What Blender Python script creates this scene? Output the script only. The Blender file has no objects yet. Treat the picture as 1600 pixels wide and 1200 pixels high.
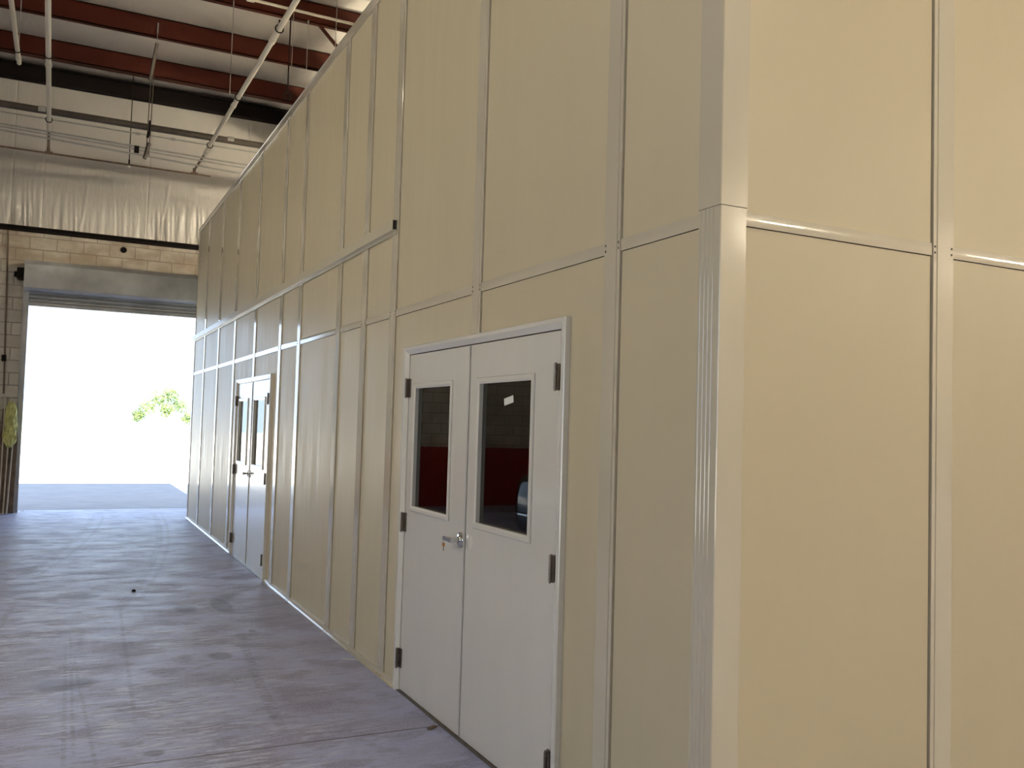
import bpy, bmesh, math, random
from mathutils import Vector, Matrix
random.seed(7)
S = bpy.context.scene
COL = S.collection
PI = math.pi

# ------------------------------------------------------------------ tagging
def tag(o, label=None, cat=None, group=None, kind=None):
    if label: o['label'] = label
    if cat: o['category'] = cat
    if group: o['group'] = group
    if kind: o['kind'] = kind
    return o

def empty(name, loc=(0, 0, 0), rz=0.0, label=None, cat=None, group=None, kind=None):
    o = bpy.data.objects.new(name, None)
    o.empty_display_size = 0.1
    COL.objects.link(o)
    o.location = loc
    o.rotation_euler = (0, 0, rz)
    return tag(o, label, cat, group, kind)

# ------------------------------------------------------------------ materials
class NT:
    def __init__(s, name):
        s.m = bpy.data.materials.new(name); s.m.use_nodes = True
        s.t = s.m.node_tree; s.N = s.t.nodes; s.L = s.t.links
        s.b = s.N['Principled BSDF']
    def n(s, typ, **kw):
        o = s.N.new(typ)
        for k, v in kw.items(): setattr(o, k, v)
        return o
    def put(s, sock, v):
        if hasattr(v, 'links') or hasattr(v, 'is_output'): s.L.new(v, sock)
        else: sock.default_value = v
    def math(s, op, a, b=0.0, c=0.0, clamp=False):
        o = s.n('ShaderNodeMath', operation=op, use_clamp=clamp)
        s.put(o.inputs[0], a); s.put(o.inputs[1], b)
        if op in ('MULTIPLY_ADD', 'SMOOTH_MIN', 'COMPARE'): s.put(o.inputs[2], c)
        return o.outputs[0]
    def pos(s):
        return s.n('ShaderNodeNewGeometry').outputs['Position']
    def mapping(s, vec, scale=(1, 1, 1), loc=(0, 0, 0), rot=(0, 0, 0)):
        o = s.n('ShaderNodeMapping'); s.L.new(vec, o.inputs[0])
        o.inputs['Scale'].default_value = scale
        o.inputs['Location'].default_value = loc
        o.inputs['Rotation'].default_value = rot
        return o.outputs[0]
    def noise(s, vec, scale=5.0, detail=4.0, rough=0.55, dist=0.0):
        o = s.n('ShaderNodeTexNoise'); s.L.new(vec, o.inputs['Vector'])
        o.inputs['Scale'].default_value = scale; o.inputs['Detail'].default_value = detail
        o.inputs['Roughness'].default_value = rough; o.inputs['Distortion'].default_value = dist
        return o.outputs['Fac']
    def ramp(s, fac, stops):
        o = s.n('ShaderNodeValToRGB'); s.L.new(fac, o.inputs[0])
        e = o.color_ramp.elements
        while len(e) < len(stops): e.new(0.5)
        for i, (p, c) in enumerate(stops):
            e[i].position = p
            e[i].color = (c, c, c, 1) if isinstance(c, (int, float)) else (*c, 1)
        return o.outputs['Color']
    def smooth(s, v, a, b, x=0.0, y=1.0):
        o = s.n('ShaderNodeMapRange', interpolation_type='SMOOTHSTEP')
        s.put(o.inputs[0], v)
        for k, q in enumerate((a, b, x, y)): o.inputs[k+1].default_value = q
        return o.outputs[0]
    def mix(s, fac, a, b, mode='MIX'):
        o = s.n('ShaderNodeMix', data_type='RGBA', blend_type=mode)
        s.put(o.inputs[0], fac)
        for k, v in ((6, a), (7, b)):
            s.put(o.inputs[k], (*v, 1) if isinstance(v, tuple) and len(v) == 3 else v)
        return o.outputs[2]
    def bump(s, h, strength=0.3, dist=0.01):
        o = s.n('ShaderNodeBump'); s.L.new(h, o.inputs['Height'])
        o.inputs['Strength'].default_value = strength; o.inputs['Distance'].default_value = dist
        s.L.new(o.outputs[0], s.b.inputs['Normal'])
    def xyz(s, vec):
        o = s.n('ShaderNodeSeparateXYZ'); s.L.new(vec, o.inputs[0]); return o.outputs

def simple(name, col, rough=0.5, metal=0.0, var=0.06, nscale=6.0, bump=0.0, coat=0.0, spec=0.5):
    m = NT(name); p = m.pos()
    nz = m.noise(p, nscale, 3)
    c2 = tuple(max(0, c*(1-var*2)) for c in col); c1 = tuple(min(1, c*(1+var)) for c in col)
    m.L.new(m.mix(nz, c1, c2), m.b.inputs['Base Color'])
    m.b.inputs['Roughness'].default_value = rough
    m.b.inputs['Metallic'].default_value = metal
    m.b.inputs['Coat Weight'].default_value = coat
    m.b.inputs['Coat Roughness'].default_value = 0.08
    m.b.inputs['Specular IOR Level'].default_value = spec
    if bump: m.bump(m.noise(p, nscale*20, 3), bump, 0.002)
    return m.m

def panel_mat():
    m = NT('almond_panel'); p = m.pos()
    big = m.noise(m.mapping(p, (1, 1, .5)), 1.3, 3)
    m.L.new(m.mix(big, (0.63, 0.55, 0.375), (0.585, 0.51, 0.348)), m.b.inputs['Base Color'])
    streak = m.noise(m.mapping(p, (6, 6, .6)), 2.0, 4)
    r = m.smooth(streak, .3, .75, .33, .46)
    m.L.new(r, m.b.inputs['Roughness'])
    h = m.noise(p, 260, 2)
    m.bump(h, 0.10, 0.0012)
    return m.m

def trim_mat(name, col, rough, coat=1.0):
    m = NT(name); p = m.pos()
    nz = m.noise(m.mapping(p, (2, 2, .5)), 3, 3)
    m.L.new(m.mix(nz, col, tuple(c*.93 for c in col)), m.b.inputs['Base Color'])
    m.L.new(m.smooth(m.noise(p, 2.0, 2), .2, .8, rough*.92, rough*1.08), m.b.inputs['Roughness'])
    m.b.inputs['Coat Weight'].default_value = coat
    m.b.inputs['Coat Roughness'].default_value = rough*.5
    return m.m

def floor_mat():
    m = NT('worn_concrete'); p = m.pos(); X, Y, Z = m.xyz(p)
    a = m.noise(m.mapping(p, (.8, 1.2, 1)), 0.8, 8, .62, .5)
    base = m.mix(m.smooth(a, .42, .58), (0.315, 0.315, 0.460), (0.421, 0.450, 0.701))
    b = m.noise(m.mapping(p, (.9, 1.6, 1)), 2.6, 11, .72, .3)
    base = m.mix(m.smooth(b, .50, .57, 0, .60), base, (0.247, 0.239, 0.362))
    fine = m.noise(p, 60, 4, .7)
    base = m.mix(m.smooth(fine, .38, .66, 0, .45), base, (0.526, 0.556, 0.827))
    # trowel / forklift chatter: short dashes across the aisle
    lx = m.smooth(X, 0.2, -1.7, .25, 1.0)
    dash = m.noise(m.mapping(p, (2.4, 15, 1)), 1.7, 7, .68, .5)
    dash2 = m.noise(m.mapping(p, (3.6, 24, 1), (5, 3, 0)), 1.7, 6, .66, .4)
    reg = m.smooth(m.noise(p, 1.1, 4), .36, .56)
    dm = m.math('MULTIPLY', m.math('MULTIPLY', m.smooth(dash, .51, .57), reg), lx)
    base = m.mix(m.math('MULTIPLY', dm, .8), base, (0.652, 0.711, 0.880))
    dm2 = m.math('MULTIPLY', m.smooth(dash2, .54, .60), lx)
    base = m.mix(m.math('MULTIPLY', dm2, .6), base, (0.221, 0.217, 0.347))
    br = m.noise(m.mapping(p, (5, 16, 1)), 2.0, 3)
    tot = None
    marks = [  # x = a + b(y-y0) + c(y-y0)^2 , y range, width
        (-1.435, 0.058, 0.0135, 14.3, 7.8, 14.6, .05, -1), (-1.27, 0.058, 0.0135, 14.3, 7.8, 14.6, .03, -1),
        (-0.46, 0.020, 0.0115, 14.7, 5.9, 14.8, .05, -1), (-0.34, 0.020, 0.0115, 14.7, 6.4, 14.8, .025, -1),
        (-1.90, 0.010, 0.0, 3.3, 2.0, 5.2, .012, 1), (-1.80, -0.03, 0.0, 3.4, 2.0, 5.0, .012, 1), (-1.86, 0.004, 0.0, 3.4, 2.2, 5.6, .010, 1),
        (-0.82, 0.055, 0.012, 2.85, 2.2, 5.2, .035, 1), (-1.52, 0.03, 0.0, 4.0, 2.8, 7.0, .014, 1),
        (-2.45, 0.05, 0.004, 4.0, 2.8, 7.0, .03, 1)]
    for a0, b0, c0, y0, ya, yb, w, sg in marks:
        dy = m.math('SUBTRACT', Y, y0)
        if sg < 0: c0 = -c0
        f = m.math('ADD', m.math('MULTIPLY_ADD', m.math('MULTIPLY', dy, dy), c0, a0), m.math('MULTIPLY', dy, b0))
        d = m.math('ABSOLUTE', m.math('SUBTRACT', X, f))
        k = m.smooth(d, w*1.25, w*.6)
        k = m.math('MULTIPLY', k, m.math('MULTIPLY', m.smooth(Y, ya, ya+.6), m.smooth(Y, yb, yb-.6)))
        tot = k if tot is None else m.math('MAXIMUM', tot, k)
    tot = m.math('MULTIPLY', tot, m.smooth(br, .42, .62, .02, .75))
    base = m.mix(m.math('MULTIPLY', tot, .7), base, (0.179, 0.173, 0.273))
    # dark oil spots
    sp = None
    for (sx, sy, rx, ry) in [(-1.287, 6.99, .035, .06), (-1.503, 2.457, .055, .045), (-.617, 6.1, .09, .35), (-.93, 6.05, .10, .16),
                             (-.90, 4.28, .08, .12), (-1.75, 6.9, .16, .14), (-1.45, 4.9, .03, .02), (-.55, 5.0, .03, .05), (-1.9, 3.9, .2, .15)]:
        dx = m.math('DIVIDE', m.math('SUBTRACT', X, sx), rx); dy = m.math('DIVIDE', m.math('SUBTRACT', Y, sy), ry)
        r2 = m.math('ADD', m.math('MULTIPLY', dx, dx), m.math('MULTIPLY', dy, dy))
        k = m.smooth(m.math('ADD', r2, m.math('MULTIPLY', fine, .5)), 1.6, .7)
        sp = k if sp is None else m.math('MAXIMUM', sp, k)
    base = m.mix(m.math('MULTIPLY', sp, .55), base, (0.137, 0.133, 0.207))
    # saw-cut joints
    j = None
    for (y0, sl, w) in [(2.33, .0, .008), (8.75, .0, .006), (15.28, 0, .012)]:
        d = m.math('ABSOLUTE', m.math('SUBTRACT', Y, m.math('MULTIPLY_ADD', X, sl, y0)))
        k = m.smooth(d, w*1.3, w*.7); j = k if j is None else m.math('MAXIMUM', j, k)
    d = m.math('ABSOLUTE', m.math('ADD', X, 2.5)); k = m.math('MULTIPLY', m.smooth(d, .03, .02), m.smooth(Y, 15.2, 15.3))
    j = m.math('MAXIMUM', j, k)
    base = m.mix(m.math('MULTIPLY', j, .75), base, (0.073, 0.067, 0.089))
    m.L.new(base, m.b.inputs['Base Color'])
    m.L.new(m.smooth(b, .3, .75, .38, .62), m.b.inputs['Roughness'])
    m.bump(m.math('ADD', m.math('MULTIPLY', m.noise(p, 22, 5, .6), .6), m.math('MULTIPLY', dash, .6)), 0.12, 0.003)
    return m.m

def block_mat(name='painted_block', red=False):
    m = NT(name); p = m.pos(); X, Y, Z = m.xyz(p)
    cv = m.n('ShaderNodeCombineXYZ'); m.L.new(m.math('ADD', X, Y), cv.inputs[0]); m.L.new(Z, cv.inputs[1])
    br = m.n('ShaderNodeTexBrick'); m.L.new(cv.outputs[0], br.inputs['Vector'])
    br.inputs['Scale'].default_value = 1.0; br.inputs['Mortar Size'].default_value = .009
    br.inputs['Mortar Smooth'].default_value = .4
    br.inputs['Brick Width'].default_value = .42; br.inputs['Row Height'].default_value = .215
    br.inputs['Color1'].default_value = (.68, .64, .55, 1); br.inputs['Color2'].default_value = (.60, .56, .48, 1)
    br.inputs['Mortar'].default_value = (.34, .31, .26, 1)
    col = br.outputs['Color']
    grime = m.noise(p, 1.3, 6, .65)
    col = m.mix(m.smooth(grime, .42, .68, 0, .6), col, (.33, .29, .23))
    # soot band under the beam, its own stain
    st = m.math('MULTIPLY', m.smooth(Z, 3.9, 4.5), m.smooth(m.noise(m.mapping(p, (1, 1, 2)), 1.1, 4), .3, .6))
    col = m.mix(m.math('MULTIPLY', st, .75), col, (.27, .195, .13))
    if red:
        edge = m.math('ADD', Z, m.math('MULTIPLY', m.noise(p, 9, 3), .02))
        k = m.math('MULTIPLY', m.smooth(edge, 1.25, 1.235), m.smooth(X, -2.98, -3.0))
        col = m.mix(k, col, (.30, .012, .012))
    m.L.new(col, m.b.inputs['Base Color']); m.b.inputs['Roughness'].default_value = .6
    h = m.math('SUBTRACT', m.math('MULTIPLY', m.noise(p, 40, 4), .25), br.outputs['Fac'])
    m.bump(h, .9, .012)
    return m.m

def vinyl_mat():
    m = NT('vinyl_insulation'); p = m.pos()
    a = m.noise(p, .9, 4)
    m.L.new(m.mix(a, (.62, .585, .53), (.50, .475, .43)), m.b.inputs['Base Color'])
    m.b.inputs['Roughness'].default_value = .33
    m.b.inputs['Coat Weight'].default_value = .25; m.b.inputs['Coat Roughness'].default_value = .25
    m.bump(m.noise(m.mapping(p, (5, 2, 1.0)), 2.2, 6, .6, .6), .35, .03)
    return m.m

def glass_mat():
    m = NT('tinted_glass')
    nz = m.noise(m.pos(), 3, 2)
    m.L.new(m.mix(nz, (.36, .38, .35), (.32, .34, .31)), m.b.inputs['Base Color'])
    m.b.inputs['Roughness'].default_value = .0
    m.b.inputs['Transmission Weight'].default_value = 1.0
    m.b.inputs['IOR'].default_value = 1.52
    return m.m

def emis(name, col, st):
    m = NT(name)
    nz = m.noise(m.pos(), 2, 1)
    m.L.new(m.mix(nz, col, tuple(c*.97 for c in col)), m.b.inputs['Emission Color'])
    m.b.inputs['Emission Strength'].default_value = st
    m.b.inputs['Base Color'].default_value = (.8, .8, .8, 1)
    return m.m

M = dict(
    panel=panel_mat(),
    trim=trim_mat('almond_trim', (.66, .60, .46), .15),
    white=trim_mat('white_trim', (.66, .645, .60), .14),
    track=trim_mat('track_enamel', (.63, .57, .43), .32, .25),
    door=trim_mat('door_paint', (.79, .765, .685), .24, 1.0),
    floor=floor_mat(), block=block_mat('painted_block'), blockred=block_mat('painted_block_red_base', True),
    vinyl=vinyl_mat(), glass=glass_mat(),
    redoxide=simple('red_oxide_steel', (.055, .011, .005), .6, 0, .25, 2.0, .1, 0, .15),
    darksteel=simple('dark_primer_steel', (.010, .006, .005), .7, 0, .3, 2.0, .1, 0, .15),
    ironpipe=simple('black_iron_pipe', (.075, .06, .047), .5, .2, .35, 7, .2),
    whitepipe=simple('cream_pipe', (.66, .61, .50), .38, 0, .08, 4),
    galv=simple('galvanised_steel', (.42, .41, .38), .4, .7, .15, 12),
    rust=simple('rusty_pipe', (.20, .13, .085), .6, .1, .3, 12),
    bluegrey=simple('door_curtain_steel', (.54, .55, .55), .42, .3, .30, 2.2, .1),
    hinge=simple('hinge_steel', (.26, .22, .18), .28, .9, .2, 40),
    chrome=simple('brushed_chrome', (.72, .71, .69), .16, 1.0, .05, 30),
    black=simple('shade_black', (.012, .011, .010), .6),  # stands in for shade in the panel gaps and the track end
    copper=simple('brass_key', (.62, .30, .09), .3, .9, .1, 40),
    paper=simple('white_paper', (.78, .78, .72), .7),
    wood=simple('weathered_board', (.22, .155, .10), .75, 0, .35, 8, .4),
    paleboard=simple('pale_broom_stick', (.62, .56, .46), .6, 0, .15, 9),
    yellow=simple('yellow_mesh_bag', (.90, .84, .25), .5, 0, .42, 14, .6),
    sand=simple('sunlit_gravel', (.80, .77, .70), .9, 0, .1, 1.5),
    apron=simple('apron_concrete', (.27, .265, .30), .7, 0, .15, 2.2, .2),
    leaf=simple('tree_leaves', (.27, .38, .13), .6, 0, .3, 1.5),
    bark=simple('tree_bark', (.55, .50, .42), .8),
    lamp=emis('fill_lamp_front', (1.0, .87, .64), 105.0),  # tubes of the added lamps that brighten the booth front
    lampb=emis('lamp_tube_bright', (1.0, .88, .66), 350.0),
    lampl=emis('fill_lamp_left', (1.0, .90, .70), 60.0),  # tubes of the added fill lamps on the left
    interior=simple('booth_interior', (.12, .12, .11), .7),
    carbody=simple('car_paint', (.02, .021, .024), .2, .3, .05, 3, 0, .8),
    tyre=simple('tyre_rubber', (.02, .02, .02), .7),
    carglass=simple('car_glass', (.015, .017, .02), .05, 0, .05, 3),
)

# ------------------------------------------------------------------ mesh helper
class MB:
    def __init__(s): s.bm = bmesh.new()
    def box(s, x0, x1, y0, y1, z0, z1):
        v = [s.bm.verts.new(p) for p in [(x0,y0,z0),(x1,y0,z0),(x1,y1,z0),(x0,y1,z0),(x0,y0,z1),(x1,y0,z1),(x1,y1,z1),(x0,y1,z1)]]
        for f in [(0,3,2,1),(4,5,6,7),(0,1,5,4),(1,2,6,5),(2,3,7,6),(3,0,4,7)]: s.bm.faces.new([v[i] for i in f])
        return s
    def sweep(s, prof, a, b, fn, caps=True):
        """prof: list of 2D pts; fn(u, v, t)->xyz for t in (a, b)"""
        A = [s.bm.verts.new(fn(u, v, a)) for u, v in prof]; B = [s.bm.verts.new(fn(u, v, b)) for u, v in prof]
        n = len(prof)
        for i in range(n): s.bm.faces.new((A[i], A[(i+1) % n], B[(i+1) % n], B[i]))
        if caps: s.bm.faces.new(A[::-1]); s.bm.faces.new(B)
        return s
    def cyl(s, p, q, r, n=12, r2=None):
        p, q = Vector(p), Vector(q); d = (q-p); L = d.length
        if L < 1e-6: return s
        z = d/L; x = z.orthogonal().normalized(); y = z.cross(x)
        r2 = r if r2 is None else r2
        A = []; B = []
        for k in range(n):
            a = 2*PI*k/n; o = x*math.cos(a)+y*math.sin(a)
            A.append(s.bm.verts.new(p+o*r)); B.append(s.bm.verts.new(q+o*r2))
        for k in range(n): s.bm.faces.new((A[k], A[(k+1) % n], B[(k+1) % n], B[k]))
        s.bm.faces.new(A[::-1]); s.bm.faces.new(B)
        return s
    def tube(s, pts, r, n=8):
        for a, b in zip(pts, pts[1:]): s.cyl(a, b, r, n)
        return s
    def lathe(s, prof, o, axis, n=24):
        """prof: list (r, t) along axis from o"""
        o = Vector(o); z = Vector(axis).normalized(); x = z.orthogonal().normalized(); y = z.cross(x)
        rings = []
        for r, t in prof:
            if r < 1e-5: rings.append([s.bm.verts.new(o+z*t)])
            else: rings.append([s.bm.verts.new(o+z*t+(x*math.cos(2*PI*k/n)+y*math.sin(2*PI*k/n))*r) for k in range(n)])
        for A, B in zip(rings, rings[1:]):
            if len(A) == 1 and len(B) == 1: continue
            if len(A) == 1:
                for k in range(n): s.bm.faces.new((A[0], B[k], B[(k+1) % n]))
            elif len(B) == 1:
                for k in range(n): s.bm.faces.new((A[k], A[(k+1) % n], B[0]))
            else:
                for k in range(n): s.bm.faces.new((A[k], A[(k+1) % n], B[(k+1) % n], B[k]))
        return s
    def done(s, name, mat, parent=None, smooth=False, bevel=0.0, seg=2):
        bmesh.ops.recalc_face_normals(s.bm, faces=s.bm.faces)
        me = bpy.data.meshes.new(name); s.bm.to_mesh(me); s.bm.free()
        o = bpy.data.objects.new(name, me); COL.objects.link(o)
        me.materials.append(mat if not isinstance(mat, str) else M[mat])
        if smooth:
            for p in me.polygons: p.use_smooth = True
            try: me.set_sharp_from_angle(angle=math.radians(40))
            except Exception: pass
        if bevel:
            md = o.modifiers.new('bevel', 'BEVEL'); md.width = bevel; md.segments = seg
            md.limit_method = 'ANGLE'; md.angle_limit = math.radians(35)
        if parent is not None: o.parent = parent
        return o

def B(x0, x1, y0, y1, z0, z1): return MB().box(x0, x1, y0, y1, z0, z1)

# ================================================================== SETTING
HX0, HX1, HY0, HY1, HZ = -9.0, 26.0, -18.0, 15.2, 7.77
tag(B(HX0-.2, HX1+.2, HY0-.2, HY1+.25, -.2, 0).done('floor', 'floor'), kind='structure')
tag(B(-2.9, .6, HY1+.25, 22.35, -.2, -0.005).done('floor_apron', 'apron'), kind='structure')
g = MB(); g.box(-60, -2.9, HY1+.25, 120, -.25, -.03); g.box(-60, HX0-.2, -60, HY1+.25, -.25, -.03); g.box(.6, 70, HY1+.25, 120, -.25, -.03); g.box(-2.9, .6, 22.35, 120, -.25, -.03)
tag(g.done('ground', 'sand'), kind='structure')

# far wall (with opening x -2.6..1.05, z 0..3.58)
OX0, OX1, OZ = -2.6, 1.05, 3.62
w = MB(); w.box(HX0, OX0, HY1, HY1+.2, 0, 4.84); w.box(OX1, HX1, HY1, HY1+.2, 0, 4.84); w.box(OX0, OX1, HY1, HY1+.2, OZ, 4.84)
WB = w.done('wall_back', 'blockred'); tag(WB, kind='structure')
# insulated upper wall: quilted vinyl facing with gathered folds
def vinyl_height(x, z):
    b = .028*math.sin(PI*min(1, max(0, (z-4.9)/1.05))) + .012*math.sin(PI*min(1, max(0, (z-5.95)/1.45)))
    t = max(0.0, 1-(z-4.88)/.75)
    gat = 0
    for c, wd, am in [(-2.75, .30, 1.0), (-2.15, .12, .5), (-1.9, .08, .7), (-1.3, .5, .35), (-.55, .16, 1.1), (-.3, .14, .9), (.15, .3, .9), (-3.6, .4, 1), (-5, .6, .8), (1.2, .5, .8), (-6.5, .5, 1)]:
        gat += am*math.exp(-((x-c)/wd)**2)
    rip = math.sin(x*61+2.2*math.sin(x*9+z*2.1))*.55+math.sin(x*33+1.3*z+1.0)*.8+math.sin(x*97+z*5)*.25
    b += rip*.026*gat*t**1.0
    for xs, dx, am, z1 in [(-1.82, .09, .016, 6.0), (-.52, .12, .02, 6.2), (-.28, .06, .012, 5.9), (-2.62, .05, .008, 7), (-.02, .10, .012, 5.7)]:
        xc = xs+dx*(z-5.0)
        b += am*math.exp(-((x-xc)/.022)**2)*max(0, min(1, (z1-z)/.9))
    for xs in (-2.92, -2.45, -.75, -4.2, 1.0):    # seams
        b -= .012*math.exp(-((x-xs)/.012)**2)
    b += .018*math.exp(-((z-5.95)/.08)**2)        # girt behind the facing
    return b
bm = bmesh.new(); nx, nz = 560, 60; X0, X1, Z0, Z1 = -8.0, 2.2, 4.88, 7.76
V = [[bm.verts.new((X0+(X1-X0)*i/nx, HY1-.01-vinyl_height(X0+(X1-X0)*i/nx, Z0+(Z1-Z0)*k/nz), Z0+(Z1-Z0)*k/nz)) for i in range(nx+1)] for k in range(nz+1)]
for k in range(nz):
    for i in range(nx): bm.faces.new((V[k][i], V[k][i+1], V[k+1][i+1], V[k+1][i]))
me = bpy.data.meshes.new('wall_upper'); 
q = MB(); q.bm.free(); q.bm = bm
q.box(HX0, HX1, HY1, HY1+.2, 4.84, 7.97)
tag(q.done('wall_upper', 'vinyl', smooth=True), kind='structure')
wl = MB(); wl.box(HX0-.2, HX0, HY0, -12, 0, 7.97); wl.box(HX0-.2, HX0, -7, .4, 0, 7.97); wl.box(HX0-.2, HX0, 3.6, HY1+.2, 0, 7.97); wl.box(HX0-.2, HX0, .4, 3.6, 3.0, 7.97); wl.box(HX0-.2, HX0, -12, -7, 4.4, 7.97)  # two openings added to let daylight in as unseen fill from the left
tag(wl.done('wall_left', 'block'), kind='structure')
tag(B(HX1, HX1+.2, HY0, HY1+.2, 0, 7.97).done('wall_right', 'block'), kind='structure')
tag(B(HX0-.2, HX1+.2, HY0-.2, HY0, 0, 7.97).done('wall_front', 'block'), kind='structure')
# ceiling insulation between purlins, sagging, wrinkled
PY = [13.88, 12.14, 10.44, 8.74, 7.04, 5.34, 3.64, 1.94]
bm = bmesh.new(); nx, ny = 120, 320; X0, X1, Y0, Y1 = -6.0, 5.0, 4.5, HY1
def ceil_h(x, y):
    ph = ((y-13.88) % 1.7)/1.7
    h = -.07*math.sin(PI*ph)
    h -= .010*math.sin(y*3.1+math.sin(x*1.7)*2)*math.sin(x*2.3+1)
    for xs in (-4.4, -3.0, -1.62, -.2, 1.2, 2.6, 4.0):
        h += .03*math.exp(-((x-xs-.05*math.sin(y*3))/.03)**2)
    return HZ+h
V = [[bm.verts.new((X0+(X1-X0)*i/nx, Y0+(Y1-Y0)*k/ny, ceil_h(X0+(X1-X0)*i/nx, Y0+(Y1-Y0)*k/ny))) for i in range(nx+1)] for k in range(ny+1)]
for k in range(ny):
    for i in range(nx): bm.faces.new((V[k][i], V[k][i+1], V[k+1][i+1], V[k+1][i]))
q = MB(); q.bm.free(); q.bm = bm
q.box(HX0-.2, HX1+.2, HY0-.2, HY1+.2, HZ+.1, HZ+.3)
tag(q.done('ceiling', 'vinyl', smooth=True), kind='structure')

# brown steel angle where block meets insulation
tb = MB(); tb.box(HX0, HX1, HY1-.06, HY1, 4.865, 4.895); tb.box(HX0, HX1, HY1-.012, HY1, 4.80, 4.87)
tag(tb.done('trim_1', 'darksteel'), kind='structure')

# ------------------------------------------------------------------ roll-up door at the far opening
rd = empty('door_1', (0, HY1, 0), kind='structure')
h = MB()
prof = [(0, 4.26), (.10, 4.30), (.36, 4.27), (.42, 4.20), (.42, 3.80), (.39, 3.76), (0, 3.76)]
h.sweep(prof, OX0-.05, OX1+.1, lambda u, v, t: (t, -u, v))
h.done('coil_housing', 'bluegrey', rd, bevel=.01)
c = MB(); zz = 3.76
pr = []
for k in range(3):
    z1 = 3.79-k*.07
    pr += [(.10, z1), (.125, z1-.02), (.125, z1-.05), (.10, z1-.07)]
prf = pr+[(.09, 3.58), (.09, 3.79)]
c.sweep(prf, OX0+.02, OX1-.02, lambda u, v, t: (t, -u, v)); c.done('door_curtain', 'bluegrey', rd)
B(OX0+.02, OX1-.02, -.15, -.07, 3.52, 3.585).done('bottom_bar', 'bluegrey', rd, bevel=.005)
for x, s in ((OX0, 1), (OX1, -1)):
    g = MB(); g.box(min(x-.06*s, x+.035*s), max(x-.06*s, x+.035*s), -.02, 0, 0, 3.76); g.box(min(x+.02*s, x+.035*s), max(x+.02*s, x+.035*s), -.14, -.02, 0, 3.76)
    g.box(min(x-.03*s, x+.035*s), max(x-.03*s, x+.035*s), -.155, -.14, 0, 3.76)
    g.done('door_guide', 'bluegrey', rd)
hb = MB(); hb.box(OX0-.16, OX0-.05, -.30, -.05, 3.95, 4.14); hb.cyl((OX0-.05, -.2, 4.03), (OX0-.2, -.2, 4.03), .05)
hb.done('shaft_bracket', 'darksteel', rd, bevel=.01)

# ================================================================== ROOF STEEL
def purlin_mb(y, flange, z0=7.45, z1=7.75, bf=.0):
    m = MB()
    x0, x1 = HX0, HX1
    m.box(x0, x1, y, y+.012, z0, z1)
    m.box(x0, x1, y, y+flange, z0, z0+.014)
    m.box(x0, x1, y-bf, y+.08, z1-.014, z1)
    m.box(x0, x1, y+flange-.012, y+flange, z0, z0+.03)
    return m
plabs = {0: 'red-brown roof purlin nearest the far wall, just before the black eave beam',
         1: 'red-brown roof purlin second from the far wall, with the pipe hanger clamped on it',
         2: 'red-brown roof purlin third from the far wall, crossed by the cream pipe and angle brace'}
for i, y in enumerate(PY):
    if i > 2 and i > 4: continue
    o = purlin_mb(y, .16 if i == 0 else .09).done('roof_purlin', 'redoxide')
    if i in plabs: tag(o, plabs[i], 'roof beam', 'red-brown roof purlins')
    else: tag(o, ['red-brown roof purlin above the near end of the booth, fourth from far wall', 'red-brown roof purlin overhead near the camera, fifth from far wall'][i-3], 'roof beam', 'red-brown roof purlins')
e = MB(); e.box(HX0, HX1, 15.05, 15.065, 7.39, 7.67); e.box(HX0, HX1, 14.98, 15.14, 7.39, 7.41); e.box(HX0, HX1, 14.98, 15.14, 7.64, 7.67)
tag(e.done('eave_beam', 'darksteel'), 'black steel eave beam running along the top of the far insulated wall', 'roof beam')
r = MB(); r.box(1.70, 1.712, -4, 15.1, 6.9, 7.45); r.box(1.61, 1.80, -4, 15.1, 6.9, 6.915); r.box(1.61, 1.80, -4, 15.1, 7.435, 7.45)
tag(r.done('roof_rafter', 'redoxide'), 'deep red-brown rafter running lengthwise just above the booth top edge', 'roof beam')
tag(MB().box(-.02, .02, -.02, .02, 0, .44).done('flange_brace', 'redoxide'), 'short diagonal red-brown angle brace hanging from purlin down to rafter', 'brace')
fb = bpy.data.objects['flange_brace']
p0, p1 = Vector((1.10, 10.47, 7.46)), Vector((1.66, 10.47, 6.92))
fb.location = p0; fb.rotation_euler = (p1-p0).to_track_quat('Z', 'Y').to_euler(); fb.scale = (1, 1, (p1-p0).length/.44)

# ================================================================== PIPES
mp = empty('sprinkler_main', (0, 12.6, 6.19), label='thick dark iron sprinkler main running across below the roof beams', cat='pipe')
MB().cyl((-8.8, 0, 0), (8, 0, -.02), .052, 20).done('pipe_run', 'ironpipe', mp, smooth=True)
for x in (-2.50+.05, .26, -5.2, 3.0):
    MB().cyl((x-.05, 0, 0), (x+.05, 0, 0), .057, 20).done('pipe_coupling', 'galv', mp, smooth=True)

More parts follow.
